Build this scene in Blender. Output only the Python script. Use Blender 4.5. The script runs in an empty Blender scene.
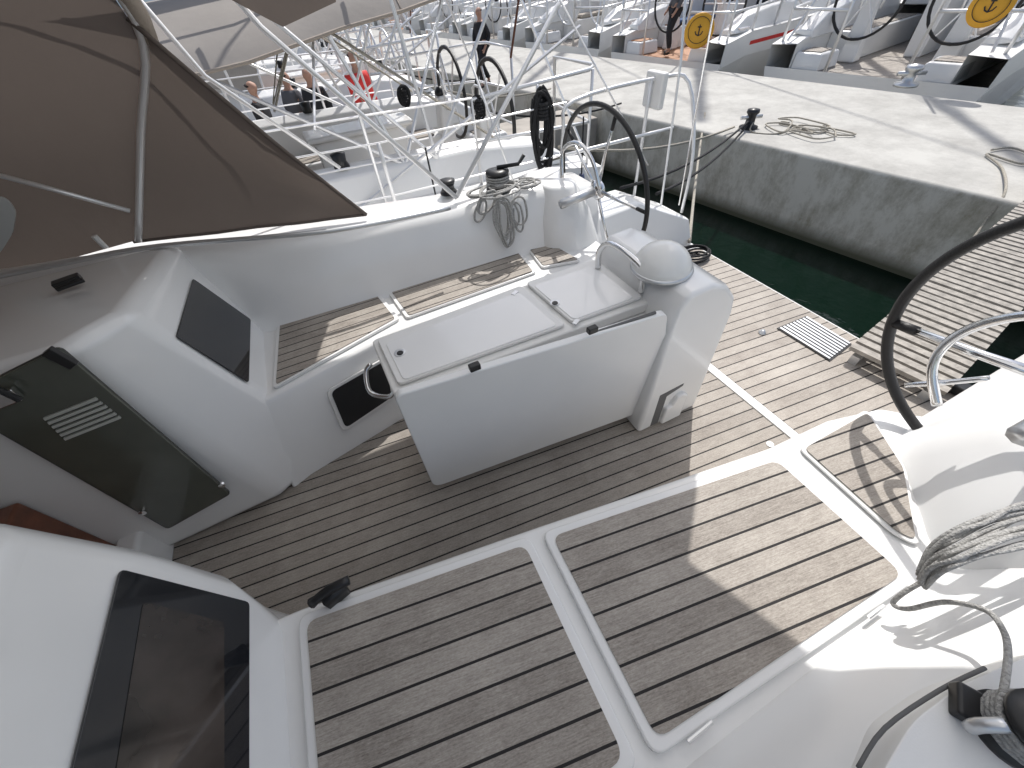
import bpy, bmesh, math, random
from mathutils import Vector, Matrix
random.seed(7)
R=math.radians
scn=bpy.context.scene; COL=scn.collection
PI=math.pi
# ---------------------------------------------------------------- camera
F=385.0; H=1.6
ax=Vector((1393,-570,F)).normalized()
ay=Vector((-268,-395,F)); ay=(ay-ax*ay.dot(ax)).normalized()
az=ax.cross(ay)
right=Vector((ax.x,ay.x,az.x)); down=Vector((ax.y,ay.y,az.y)); fwd=Vector((ax.z,ay.z,az.z))
CAM=Vector((0,0,H))
cd=bpy.data.cameras.new('camera'); cam=bpy.data.objects.new('camera',cd); COL.objects.link(cam)
up=-down
cam.matrix_world=Matrix(((right.x,up.x,-fwd.x,0),(right.y,up.y,-fwd.y,0),(right.z,up.z,-fwd.z,H),(0,0,0,1)))
cd.sensor_width=36; cd.lens=F/1024*36; cd.clip_start=0.02; cd.clip_end=3000
scn.camera=cam
def ray(u,v): return right*(u-512)+down*(v-384)+fwd*F
def W(u,v,z):
    r=ray(u,v); return CAM+r*((z-H)/r.z)
def RY(u,v,y):
    r=ray(u,v); return CAM+r*(y/r.y)
def RX(u,v,x):
    r=ray(u,v); return CAM+r*(x/r.x)
def RP(u,v,p0,n):
    r=ray(u,v); return CAM+r*((Vector(p0)-CAM).dot(n)/r.dot(n))
# ---------------------------------------------------------------- materials
def newmat(name):
    m=bpy.data.materials.new(name); m.use_nodes=True
    nt=m.node_tree; return m,nt,nt.nodes['Principled BSDF']
def N(nt,t,**k):
    n=nt.nodes.new(t)
    for a,b in k.items(): setattr(n,a,b)
    return n
def simple(name,col,rough=.5,metal=0,var=.0,scale=6,bump=0,bscale=40,coat=0,transl=0,tm=.5,bd=.01):
    m,nt,b=newmat(name)
    b.inputs['Base Color'].default_value=(*col,1); b.inputs['Roughness'].default_value=rough
    b.inputs['Metallic'].default_value=metal; b.inputs['Coat Weight'].default_value=coat
    if var or bump:
        g=N(nt,'ShaderNodeNewGeometry')
    if var:
        n=N(nt,'ShaderNodeTexNoise'); n.inputs['Scale'].default_value=scale; n.inputs['Detail'].default_value=6
        nt.links.new(g.outputs['Position'],n.inputs['Vector'])
        r=N(nt,'ShaderNodeValToRGB'); r.color_ramp.elements[0].position=.3; r.color_ramp.elements[1].position=.7
        r.color_ramp.elements[0].color=(*[c*(1-var) for c in col],1); r.color_ramp.elements[1].color=(*[min(1,c*(1+var)) for c in col],1)
        nt.links.new(n.outputs['Fac'],r.inputs['Fac']); nt.links.new(r.outputs['Color'],b.inputs['Base Color'])
    if bump:
        n=N(nt,'ShaderNodeTexNoise'); n.inputs['Scale'].default_value=bscale; n.inputs['Detail'].default_value=5
        nt.links.new(g.outputs['Position'],n.inputs['Vector'])
        bp=N(nt,'ShaderNodeBump'); bp.inputs['Strength'].default_value=bump; bp.inputs['Distance'].default_value=bd
        nt.links.new(n.outputs['Fac'],bp.inputs['Height']); nt.links.new(bp.outputs['Normal'],b.inputs['Normal'])
    if transl:
        t=N(nt,'ShaderNodeBsdfTranslucent'); t.inputs['Color'].default_value=(*transl,1)
        mx=N(nt,'ShaderNodeMixShader'); mx.inputs[0].default_value=tm
        nt.links.new(b.outputs[0],mx.inputs[1]); nt.links.new(t.outputs[0],mx.inputs[2])
        nt.links.new(mx.outputs[0],nt.nodes['Material Output'].inputs['Surface'])
    return m
def teak(name,ang,sp=.052,bright=1.0,off=0):
    m,nt,b=newmat(name); L=nt.links.new
    g=N(nt,'ShaderNodeNewGeometry'); mp=N(nt,'ShaderNodeMapping'); mp.inputs['Rotation'].default_value=(0,0,-ang)
    mp.inputs['Location'].default_value=(0,off,0)
    L(g.outputs['Position'],mp.inputs['Vector']); s=N(nt,'ShaderNodeSeparateXYZ'); L(mp.outputs[0],s.inputs[0])
    d=N(nt,'ShaderNodeMath',operation='DIVIDE'); L(s.outputs['Y'],d.inputs[0]); d.inputs[1].default_value=sp
    fr=N(nt,'ShaderNodeMath',operation='FRACT'); L(d.outputs[0],fr.inputs[0])
    fl=N(nt,'ShaderNodeMath',operation='FLOOR'); L(d.outputs[0],fl.inputs[0])
    lt=N(nt,'ShaderNodeMath',operation='LESS_THAN'); L(fr.outputs[0],lt.inputs[0]); lt.inputs[1].default_value=.105
    wn=N(nt,'ShaderNodeTexWhiteNoise',noise_dimensions='1D'); L(fl.outputs[0],wn.inputs['W'])
    mp2=N(nt,'ShaderNodeMapping'); mp2.inputs['Scale'].default_value=(9,150,4); L(mp.outputs[0],mp2.inputs['Vector'])
    n=N(nt,'ShaderNodeTexNoise'); n.inputs['Scale'].default_value=2.0; n.inputs['Detail'].default_value=8; n.inputs['Roughness'].default_value=.8; L(mp2.outputs[0],n.inputs['Vector'])
    n2=N(nt,'ShaderNodeTexNoise'); n2.inputs['Scale'].default_value=4.5; n2.inputs['Detail'].default_value=10; n2.inputs['Roughness'].default_value=.75; L(g.outputs['Position'],n2.inputs['Vector'])
    mp3=N(nt,'ShaderNodeMapping'); mp3.inputs['Scale'].default_value=(40,110,12); L(mp.outputs[0],mp3.inputs['Vector'])
    n3=N(nt,'ShaderNodeTexNoise'); n3.inputs['Scale'].default_value=3.0; n3.inputs['Detail'].default_value=6; n3.inputs['Roughness'].default_value=.7; L(mp3.outputs[0],n3.inputs['Vector'])
    a=N(nt,'ShaderNodeMath',operation='MULTIPLY_ADD'); L(wn.outputs['Value'],a.inputs[0]); a.inputs[1].default_value=.13; L(n.outputs['Fac'],a.inputs[2])
    a2=N(nt,'ShaderNodeMath',operation='MULTIPLY_ADD'); L(n2.outputs['Fac'],a2.inputs[0]); a2.inputs[1].default_value=.6; L(a.outputs[0],a2.inputs[2])
    a3=N(nt,'ShaderNodeMath',operation='MULTIPLY_ADD'); L(n3.outputs['Fac'],a3.inputs[0]); a3.inputs[1].default_value=.75; L(a2.outputs[0],a3.inputs[2])
    r=N(nt,'ShaderNodeValToRGB'); e=r.color_ramp.elements
    e[0].position=.60; e[0].color=(.175*bright,.150*bright,.128*bright,1); e[1].position=.98; e[1].color=(.49*bright,.450*bright,.400*bright,1)
    sub=N(nt,'ShaderNodeMath',operation='MULTIPLY'); L(a3.outputs[0],sub.inputs[0]); sub.inputs[1].default_value=.64
    L(sub.outputs[0],r.inputs['Fac'])
    mx=N(nt,'ShaderNodeMix',data_type='RGBA'); L(lt.outputs[0],mx.inputs['Factor']); L(r.outputs['Color'],mx.inputs[6]); mx.inputs[7].default_value=(.014,.012,.012,1)
    L(mx.outputs[2],b.inputs['Base Color']); b.inputs['Roughness'].default_value=.75
    inv=N(nt,'ShaderNodeMath',operation='MULTIPLY_ADD'); L(lt.outputs[0],inv.inputs[0]); inv.inputs[1].default_value=-.8; L(n.outputs['Fac'],inv.inputs[2])
    bp=N(nt,'ShaderNodeBump'); bp.inputs['Strength'].default_value=.35; bp.inputs['Distance'].default_value=.004; L(inv.outputs[0],bp.inputs['Height']); L(bp.outputs[0],b.inputs['Normal'])
    return m
M={}
M['gel']=simple('white_gelcoat',(.81,.81,.80),.22,var=.03,scale=2.5,coat=.3)
M['gel2']=simple('matt_gelcoat',(.77,.765,.745),.45,var=.03,scale=5,bump=.08,bscale=300)
M['seam']=simple('grey_seam',(.12,.12,.12),.7)
M['teakS']=teak('teak_sole',-.10,.058,.95)
M['teakA']=teak('teak_aft',-.10,.058,1.1)
M['teakN']=teak('teak_near_seat',-.15,.058,1.02)
M['teakF']=teak('teak_far_seat',.0,.052,1.0)
M['wood']=simple('varnished_wood',(.14,.045,.02),.3,var=.3,scale=20,coat=.4)
M['passw']=simple('gangway_wood',(.34,.315,.28),.8,var=.3,scale=22,bump=.4,bscale=60)
M['steel']=simple('stainless',(.78,.78,.78),.14,metal=1)
M['alu']=simple('aluminium',(.66,.67,.68),.35,metal=.8)
M['rail']=simple('polished_rail',(.80,.80,.80),.3,metal=.5)
M['black']=simple('black_plastic',(.014,.014,.015),.38)
M['leather']=simple('black_wheel_leather',(.016,.015,.015),.5,bump=.2,bscale=200)
M['glass']=simple('dark_window',(.014,.015,.018),.06,coat=.5)
M['glass2']=simple('brown_window',(.040,.032,.028),.10,var=.7,scale=5,coat=.5)
M['green']=simple('smoky_acrylic',(.088,.094,.076),.18,var=.12,scale=5,coat=.5)
M['frameg']=simple('dark_edge',(.035,.038,.032),.3)
M['slat']=simple('vent_slats',(.50,.51,.47),.4)
M['canvas']=simple('brown_canvas',(.205,.170,.147),.95,var=.07,scale=3,bump=.35,bscale=5,bd=.03,transl=(.12,.10,.088),tm=.3)
M['seamc']=simple('canvas_seam',(.12,.098,.085),.95)
M['bimini']=simple('bimini_canvas',(.45,.42,.38),.9,var=.1,scale=5,transl=(.74,.74,.73),tm=.64)
M['tan']=simple('tan_binding',(.36,.31,.26),.9,bump=.3,bscale=60)
M['greycan']=simple('grey_canvas',(.31,.285,.26),.95,var=.06,scale=3,bump=.3,bscale=5,bd=.02)
M['bluecan']=simple('navy_canvas',(.03,.04,.08),.9,var=.1,bump=.3)
M['beigecan']=simple('beige_canvas',(.42,.38,.33),.9,var=.1,bump=.3)
M['cushion']=simple('blue_cushion',(.05,.10,.22),.85,bump=.3)
M['clear']=simple('clear_vinyl',(.55,.58,.58),.1,coat=.4)
M['rope']=simple('grey_rope',(.40,.395,.38),.9,var=.3,scale=150,bump=.8,bscale=220)
M['ropel']=simple('pale_rope',(.42,.39,.33),.9,var=.3,scale=120,bump=.8,bscale=180)
M['ropeb']=simple('black_rope',(.016,.016,.018),.85,var=.3,scale=120,bump=.8,bscale=180)
M['yellow']=simple('yellow_cover',(.80,.40,.03),.55,var=.08)
M['ink']=simple('dark_print',(.03,.025,.03),.6)
M['fender']=simple('white_fender',(.72,.72,.70),.35)
M['fenderb']=simple('navy_fender',(.02,.035,.09),.4)
M['skin']=simple('skin',(.42,.24,.17),.6)
M['red']=simple('red_jacket',(.62,.03,.025),.7,var=.15,bump=.3)
M['dark']=simple('dark_cloth',(.018,.018,.022),.85,var=.2,bump=.3)
M['denim']=simple('denim',(.03,.04,.07),.85,var=.2)
M['greycl']=simple('grey_cloth',(.10,.10,.11),.85,var=.2)
M['hair']=simple('dark_hair',(.02,.013,.009),.7)
M['hill']=simple('hill',(.14,.19,.22),1,var=.2,scale=.02)
M['lens']=simple('white_dome',(.74,.74,.72),.25,coat=.4)
M['terra']=simple('orange_teak',(.40,.19,.09),.6,var=.2,scale=8)
M['pont']=simple('pontoon_boards',(.36,.33,.29),.8,var=.2,scale=4,bump=.3)
def concrete():
    m,nt,b=newmat('quay_concrete'); L=nt.links.new
    g=N(nt,'ShaderNodeNewGeometry')
    n=N(nt,'ShaderNodeTexNoise'); n.inputs['Scale'].default_value=1.5; n.inputs['Detail'].default_value=14; n.inputs['Roughness'].default_value=.8; L(g.outputs['Position'],n.inputs['Vector'])
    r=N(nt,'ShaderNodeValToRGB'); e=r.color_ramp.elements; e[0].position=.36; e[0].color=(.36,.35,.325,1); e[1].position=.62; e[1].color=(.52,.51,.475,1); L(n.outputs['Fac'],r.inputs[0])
    mp=N(nt,'ShaderNodeMapping'); mp.inputs['Scale'].default_value=(1.8,1.8,1.0); L(g.outputs['Position'],mp.inputs['Vector'])
    n2=N(nt,'ShaderNodeTexNoise'); n2.inputs['Scale'].default_value=1.5; n2.inputs['Detail'].default_value=14; n2.inputs['Roughness'].default_value=.78; L(mp.outputs[0],n2.inputs['Vector'])
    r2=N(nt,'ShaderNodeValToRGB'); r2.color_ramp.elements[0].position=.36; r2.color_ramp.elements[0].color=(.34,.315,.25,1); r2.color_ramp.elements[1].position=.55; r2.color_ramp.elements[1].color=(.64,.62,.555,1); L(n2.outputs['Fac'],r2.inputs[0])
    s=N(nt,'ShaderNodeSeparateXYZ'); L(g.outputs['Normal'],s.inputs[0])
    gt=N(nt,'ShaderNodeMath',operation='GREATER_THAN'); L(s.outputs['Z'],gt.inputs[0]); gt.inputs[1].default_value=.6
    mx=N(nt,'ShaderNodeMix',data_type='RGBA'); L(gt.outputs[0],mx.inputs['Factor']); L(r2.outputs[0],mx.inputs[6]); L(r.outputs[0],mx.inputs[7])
    sp=N(nt,'ShaderNodeSeparateXYZ'); L(g.outputs['Position'],sp.inputs[0])
    mr=N(nt,'ShaderNodeMapRange'); L(sp.outputs['Z'],mr.inputs['Value']); mr.inputs['From Min'].default_value=-.86; mr.inputs['From Max'].default_value=-.70
    mx2=N(nt,'ShaderNodeMix',data_type='RGBA'); L(mr.outputs[0],mx2.inputs['Factor']); mx2.inputs[6].default_value=(.09,.09,.06,1); L(mx.outputs[2],mx2.inputs[7])
    L(mx2.outputs[2],b.inputs['Base Color']); b.inputs['Roughness'].default_value=.9
    bp=N(nt,'ShaderNodeBump'); bp.inputs['Strength'].default_value=.4; bp.inputs['Distance'].default_value=.015; L(n2.outputs['Fac'],bp.inputs['Height']); L(bp.outputs[0],b.inputs['Normal'])
    return m
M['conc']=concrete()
def watermat():
    m,nt,b=newmat('harbour_water'); L=nt.links.new
    b.inputs['Base Color'].default_value=(.001,.009,.005,1); b.inputs['Roughness'].default_value=.08; b.inputs['IOR'].default_value=1.33
    g=N(nt,'ShaderNodeNewGeometry'); n=N(nt,'ShaderNodeTexNoise'); n.inputs['Scale'].default_value=2.2; n.inputs['Detail'].default_value=4; L(g.outputs['Position'],n.inputs['Vector'])
    bp=N(nt,'ShaderNodeBump'); bp.inputs['Strength'].default_value=.22; bp.inputs['Distance'].default_value=.10; L(n.outputs['Fac'],bp.inputs['Height']); L(bp.outputs[0],b.inputs['Normal'])
    return m
M['water']=watermat()
# ---------------------------------------------------------------- mesh helpers
def catmull(pts,n=6,closed=False):
    P=[Vector(p) for p in pts]; out=[]; L=len(P)
    rng=L if closed else L-1
    for i in range(rng):
        if closed: a,b,c,d=P[(i-1)%L],P[i],P[(i+1)%L],P[(i+2)%L]
        else: a,b,c,d=P[max(i-1,0)],P[i],P[i+1],P[min(i+2,L-1)]
        for k in range(n):
            t=k/n
            out.append(.5*((2*b)+(-a+c)*t+(2*a-5*b+4*c-d)*t*t+(-a+3*b-3*c+d)*t**3))
    if not closed: out.append(P[-1])
    return out
class MB:
    def __init__(s): s.v=[]; s.f=[]
    def add(s,vs,fs):
        o=len(s.v); s.v+= [Vector(v) for v in vs]; s.f+=[tuple(i+o for i in f) for f in fs]; return s
    def loft(s,rings,caps=True,closed=True):
        n=len(rings[0]); vs=[p for r in rings for p in r]; fs=[]
        for i in range(len(rings)-1):
            for j in range(n if closed else n-1):
                k=(j+1)%n; fs.append((i*n+j,i*n+k,(i+1)*n+k,(i+1)*n+j))
        if caps:
            fs.append(tuple(range(n-1,-1,-1))); fs.append(tuple(range((len(rings)-1)*n,len(rings)*n)))
        return s.add(vs,fs)
    def box(s,c,d,rz=0):
        c=Vector(c); h=Vector(d)/2; m=Matrix.Rotation(rz,3,'Z')
        pts=[c+m@Vector((x*h.x,y*h.y,z*h.z)) for z in (-1,1) for x,y in ((-1,-1),(1,-1),(1,1),(-1,1))]
        return s.loft([pts[:4],pts[4:]])
    def prism(s,pts,off):
        off=Vector(off); a=[Vector(p) for p in pts]; return s.loft([a,[p+off for p in a]])
    def tube(s,pts,r,n=8,closed=False,sm=0):
        P=catmull(pts,sm,closed) if sm else [Vector(p) for p in pts]
        L=len(P); rs=r if isinstance(r,(list,tuple)) else [r]*L
        rings=[]; prev=None
        for i in range(L):
            if closed: t=P[(i+1)%L]-P[(i-1)%L]
            else: t=P[min(i+1,L-1)]-P[max(i-1,0)]
            if t.length<1e-9: t=Vector((0,0,1))
            t.normalize()
            if prev is None:
                a=Vector((0,0,1)) if abs(t.z)<.9 else Vector((1,0,0)); u=(a-t*a.dot(t)).normalized()
            else:
                u=prev-t*prev.dot(t)
                if u.length<1e-6: u=Vector((1,0,0))
                u.normalize()
            prev=u; w=t.cross(u); rr=rs[min(i,len(rs)-1)]
            rings.append([P[i]+(u*math.cos(2*PI*k/n)+w*math.sin(2*PI*k/n))*rr for k in range(n)])
        if closed: rings.append(rings[0]); return s.loft(rings,caps=False)
        return s.loft(rings)
    def lathe(s,c,prof,n=20,axis=(0,0,1)):
        c=Vector(c); q=Vector((0,0,1)).rotation_difference(Vector(axis).normalized())
        return s.loft([[c+q@Vector((r*math.cos(2*PI*k/n),r*math.sin(2*PI*k/n),z)) for k in range(n)] for r,z in prof])
def rootloc(o):
    v=Vector((0,0,0))
    while o is not None: v+=o.location; o=o.parent
    return v
def mk(name,mb,mat,parent=None,smooth=False,bevel=0,seg=3,sub=0):
    o0=rootloc(parent)
    me=bpy.data.meshes.new(name); me.from_pydata([v-o0 for v in mb.v],[],mb.f); me.update()
    b=bmesh.new(); b.from_mesh(me)
    if smooth and not bevel: bmesh.ops.remove_doubles(b,verts=b.verts,dist=1e-6)
    bmesh.ops.recalc_face_normals(b,faces=b.faces); b.to_mesh(me); b.free()
    o=bpy.data.objects.new(name,me); COL.objects.link(o); o.parent=parent
    me.materials.append(M[mat] if isinstance(mat,str) else mat)
    if smooth or bevel:
        for p in me.polygons: p.use_smooth=True
    if bevel:
        m=o.modifiers.new('bevel','BEVEL'); m.width=bevel; m.segments=seg; m.limit_method='ANGLE'; m.angle_limit=R(28); m.harden_normals=True
    return o
def thing(name,label,cat,loc=(0,0,0),group=None):
    o=bpy.data.objects.new(name,None); COL.objects.link(o); o.location=loc; o['label']=label; o['category']=cat
    if group: o['group']=group
    return o
def tag(o,label,cat,group=None):
    o['label']=label; o['category']=cat
    if group: o['group']=group
    return o
def rpoly(pts,r,n=5):
    P=[Vector(p) for p in pts]; out=[]; L=len(P); rs=r if isinstance(r,(list,tuple)) else [r]*L
    for i in range(L):
        a,b,c=P[i-1],P[i],P[(i+1)%L]
        d1=(a-b); d2=(c-b); rr=min(rs[i],d1.length*.45,d2.length*.45)
        p=b+d1.normalized()*rr; q=b+d2.normalized()*rr
        for k in range(n+1):
            t=k/n; out.append(p*(1-t)**2+b*2*t*(1-t)+q*t*t)
    return out
def inset(pts,d):
    P=[Vector(p) for p in pts]; c=sum(P,Vector())/len(P); out=[]
    L=len(P)
    for i in range(L):
        a,b,e=P[i-1],P[i],P[(i+1)%L]
        d1=(b-a).normalized(); d2=(e-b).normalized()
        n1=Vector((-d1.y,d1.x,0)); n2=Vector((-d2.y,d2.x,0))
        if n1.dot(c-b)<0: n1=-n1
        if n2.dot(c-b)<0: n2=-n2
        k=(n1+n2); k=k/ max(.3,(1+n1.dot(n2)))
        out.append(b+k*d)
    return out
def bil(q,s,t): return (q[0]*(1-s)+q[1]*s)*(1-t)+(q[3]*(1-s)+q[2]*s)*t
# ================================================================ our boat
boat=thing('sailing_boat','white sailing boat in the foreground seen from above its open teak cockpit','boat',(0,0,0))
B=boat
plan=[(-4,-1.0),(1.2,-.95),(2.47,-.8),(2.47,2.42),(1.2,2.62),(-1,2.75),(-4,2.6)]
mb=MB(); mb.loft([[Vector((x,.9+(y-.9)*.93,-1.1)) for x,y in plan],[Vector((x,y,-.4)) for x,y in plan],[Vector((x,y,-.012)) for x,y in plan]])
mk('hull',mb,'gel',B,bevel=.02)
mk('cockpit_sole',MB().prism([(-1.16,.1,0),(1.525,.1,0),(1.525,1.9,0),(-1.16,1.9,0)],(0,0,-.008)),'teakS',B)
mk('aft_deck',MB().prism(rpoly([(1.585,-.3,0),(2.43,-.3,0),(2.43,1.93,0),(1.585,1.93,0)],.01),(0,0,-.008)),'teakA',B)
mk('sole_trim',MB().box((1.555,.8,-.002),(.05,2.6,.012)),'gel2',B,bevel=.003)
gq=[W(806,316,.006),W(852,344,.006),W(830,361,.006),W(777,328,.006)]
g=mk('deck_grate',MB().prism(gq,(0,0,-.004)),'black',B)
mb=MB()
for k in range(9):
    t0=k/9+.02; t1=t0+.062
    mb.prism([bil(gq,.03,t0),bil(gq,.97,t0),bil(gq,.97,t1),bil(gq,.03,t1)],(0,0,.006))
mk('grate_bar',mb,'alu',g)
mk('deck_fitting',MB().lathe(W(762,333,0),[(.022,0),(.022,.006),(.012,.01),(.012,.02)]),'alu',B,smooth=True)
mk('sole_drain',MB().lathe((1.42,.42,0),[(.016,0),(.016,.004),(.0,.004)]),'alu',B)
mk('gangway_socket',MB().box((2.44,.38,.03),(.07,.5,.05)),'black',B,bevel=.01)
# near seat
zs=.45
E_=W(297,616,zs); A1=W(529,535,zs); A2=W(541,532,zs); D_=W(776,453,zs)
B1=W(641,766,zs); B2=W(655,760,zs); C_=W(918,579,zs)
E2=Vector((E_.x-.01,B1.y+(B1.y-C_.y)*.4,zs))
a=[(-.75,E_.y+.05),(E_.x,E_.y+.03),(A1.x,A1.y+.03),(D_.x+.02,D_.y+.035),(1.30,.29),(1.50,.24),(1.62,.12),(1.62,-.6),(-.75,-.6)]
mb=MB().loft([[Vector((x,y-(.05 if y>0 else 0),0)) for x,y in a],[Vector((x,y,.41)) for x,y in a],[Vector((x,y-(.012 if y>0 else 0),.428)) for x,y in a]])
mk('seat_base',mb,'gel',B,bevel=.015)
for Q in ((E_,A1,B1,E2),(A2,D_,C_,B2)):
    lo=[Vector((p.x,p.y,.424)) for p in Q]
    lid=mk('seat_lid',MB().prism(rpoly(lo,.035),(0,0,.026)),'gel',B,bevel=.006)
    hi=[Vector((p.x,p.y,.4505)) for p in Q]
    mk('teak_panel',MB().prism(rpoly(inset(hi,.024),.03),(0,0,.0035)),'teakN',lid)
mk('lid_hinge',MB().tube([W(688,742,.455),W(712,722,.455)],.005),'steel',B)
mk('lid_hinge',MB().tube([W(868,618,.455),W(884,606,.455)],.005),'steel',B)
p3=[W(797,449,.433),W(866,410,.433),W(905,470,.433),W(919,548,.433),W(893,536,.433)]
lid=mk('seat_lid',MB().prism(rpoly(p3,.03),(0,0,.008)),'gel2',B,bevel=.003)
mk('teak_panel',MB().prism(rpoly(inset([p+Vector((0,0,.0095)) for p in p3],.012),.02),(0,0,.0035)),'teakN',lid)
def sweep(stations): return MB().loft(stations)
def nprof(x):
    return [Vector((x,y,z)) for y,z in ((-.16,.40),(-.175,.434),(-.195,.455),(-.225,.52),(-.27,.60),(-.31,.65),(-.36,.675),(-.62,.70),(-.68,.685),(-.72,.60),(-.80,.42),(-.98,.38),(-1.0,-.2),(-.3,-.2))]
mk('coaming',sweep([nprof(x) for x in (-1.2,-.4,.2,.8,1.3,1.6)]),'gel',B,smooth=True)
zp=.69
plp=[W(u,v,zp) for u,v in ((872,790),(912,722),(962,684),(1040,650),(1200,650),(1200,900),(900,900))]
mk('winch_plinth',MB().prism(rpoly(plp,.03),(0,0,-.12)),'gel2',B,bevel=.012)
def winch(c,s=1,par=B,mats=('black','steel')):
    c=Vector(c)
    w=mk('winch',MB().lathe(c,[(.062*s,0),(.062*s,.012*s),(.05*s,.02*s),(.042*s,.05*s),(.05*s,.075*s),(.058*s,.08*s),(.058*s,.09*s),(.03*s,.098*s),(.0001,.098*s)],28),mats[0],par,smooth=True)
    mk('winch_drum',MB().lathe(c,[(.053*s,.022*s),(.045*s,.035*s),(.045*s,.055*s),(.052*s,.068*s)],28),mats[1],w,smooth=True)
    return w
wc=W(1008,730,zp); wn_=winch((wc.x,wc.y,zp),.85)
wt=Vector((wc.x,wc.y,zp+.083))
mk('self_tailer',MB().tube([wt+Vector((-.05,.03,-.01)),wt+Vector((-.07,.04,-.03)),wt+Vector((-.065,.035,-.06))],.010,sm=3),'alu',wn_,smooth=True)
c1=W(966,704,zp+.012)
mk('rope_clutch',MB().box(c1,(.055,.035,.028),.5),'black',B,bevel=.006)
mk('coaming_step',MB().tube([W(858,768,.665),W(885,728,.675),W(940,690,.685),W(985,668,.69)],.0035,sm=4),'seam',B,smooth=True)
ped=MB().loft([[Vector((p.x,p.y,z)) for p in rpoly([(x,y,0) for x,y in rp],.09,4)] for rp,z in (
 ([(1.13,-.70),(1.09,-.17),(1.40,.15),(2.42,.15),(2.42,-.76)],.40),
 ([(1.15,-.70),(1.13,-.16),(1.42,.10),(2.40,.10),(2.40,-.76)],.50),
 ([(1.18,-.70),(1.20,-.19),(1.43,.04),(1.80,.04),(2.0,-.72)],.64),
 ([(1.19,-.70),(1.24,-.26),(1.44,-.05),(1.66,-.05),(1.80,-.70)],.74),
 ([(1.24,-.70),(1.30,-.34),(1.45,-.14),(1.60,-.14),(1.70,-.70)],.79))])
mk('helm_pedestal',ped,'gel',B,smooth=True,bevel=.02)
def wheel(c,nrm,Rr,par=B,spin=0,tube=.0145,sr=1.0):
    c=Vector(c); n=Vector(nrm).normalized(); u=Vector((0,0,1)); u=(u-n*u.dot(n)).normalized(); w=n.cross(u)
    P=lambda a,r,off=0: c+(u*math.cos(a)+w*math.sin(a))*r+n*off
    rim=mk('steering_wheel',MB().tube([P(2*PI*k/72,Rr) for k in range(72)],tube,10,closed=True),'leather',par,smooth=True)
    for k in range(5):
        a=spin+2*PI*k/5
        mk('spoke',MB().tube([P(a,.035,-.02),P(a,Rr*.5,-.015),P(a,Rr-.004,0)],[.013*sr,.010*sr,.008*sr],8),'steel',rim,smooth=True)
        mk('spoke_grip',MB().tube([P(a,Rr-.07,-.004),P(a,Rr-.005,0)],.0115*sr,8),'leather',rim,smooth=True)
    mk('hub',MB().lathe(c-n*.05,[(.03,0),(.05,.02),(.05,.045),(.03,.06),(.001,.062)],20,n),'steel',rim,smooth=True)
    mk('wheel_shaft',MB().tube([c-n*.25,c-n*.04],.025),'alu',rim,smooth=True)
    return rim
wheel((1.43,-.045,.84),(1,-.05,.12),.425,spin=-.55,tube=.0155,sr=1.3)
mk('guard_rail',MB().tube([RX(937,405,1.36),RX(932,370,1.36),RX(945,345,1.37),RX(980,325,1.38),RX(1040,315,1.38),RX(1100,330,1.38),RX(1120,400,1.38)],.012,10,sm=6),'steel',B,smooth=True)
mk('throttle_lever',MB().tube([RX(905,385,1.38),RX(950,382,1.40),RX(990,378,1.42)],.008,sm=3),'steel',B,smooth=True)
# far seat
ti=[(-.62,1.41),(-.55,1.42),(.04,1.57),(.8,1.56),(1.2,1.6),(1.35,1.68)]
bi=[(-.66,1.27),(-.57,1.31),(-.10,1.42),(.8,1.5),(1.2,1.56),(1.35,1.64)]
mb=MB().loft([[Vector((x,y,-.01)) for x,y in bi]+[Vector((1.35,2.2,-.01)),Vector((-.62,2.2,-.01))],
             [Vector((x,y,.41)) for x,y in ti]+[Vector((1.35,2.2,.41)),Vector((-.62,2.2,.41))],
             [Vector((x,y+.015,.435)) for x,y in ti]+[Vector((1.35,2.2,.435)),Vector((-.62,2.2,.435))]])
mk('seat_base',mb,'gel',B,bevel=.015)
def pixlid(px,ins,z,r=.02,mat='teakF'):
    P=[W(u,v,z) for u,v in px]; c=sum(P,Vector())/len(P)
    lid=mk('seat_lid',MB().prism(rpoly([p+(p-c).normalized()*ins for p in P],r),(0,0,.014)),'gel',B,bevel=.004)
    mk('teak_panel',MB().prism(rpoly([p+Vector((0,0,.0145)) for p in P],r*.8),(0,0,.0035)),mat,lid)
pixlid([(278,387),(282,325),(376,296),(396,321)],.022,.437)
pixlid([(410,318),(390,291),(513,249),(533,274)],.02,.437)
pixlid([(543,268),(527,248),(550,246),(578,262)],.015,.437)
p0=Vector((-.57,1.31,0)); n=(Vector((-.10,1.42,0))-p0).cross(Vector((-.55,1.42,.41))-p0).normalized()
if n.y>0: n=-n
op=[(330,391),(384,360),(391,396),(345,427)]
P=[RP(u,v,p0+n*.004,n) for u,v in op]; c=sum(P,Vector())/len(P)
fr=mk('locker_frame',MB().prism(rpoly([c+(p-c)*1.14 for p in P],.035,5),n*.010),'gel2',B,bevel=.004)
mk('locker_opening',MB().prism(rpoly([p+n*.011 for p in P],.028,5),n*.002),'black',fr)
def fprof(x,yi,zt,yo):
    return [Vector((x,y,z)) for y,z in ((yi-.04,.38),(yi,.44),(yi+.015,.47),(yi+.05,.58),(yi+.085,zt-.05),(yi+.11,zt-.015),(yi+.15,zt),(yo-.08,zt),(yo-.02,zt-.03),(yo+.02,.5),(yo+.12,.42),(yo+.2,.38),(yo+.2,-.2),(yi+.1,-.2))]
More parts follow.
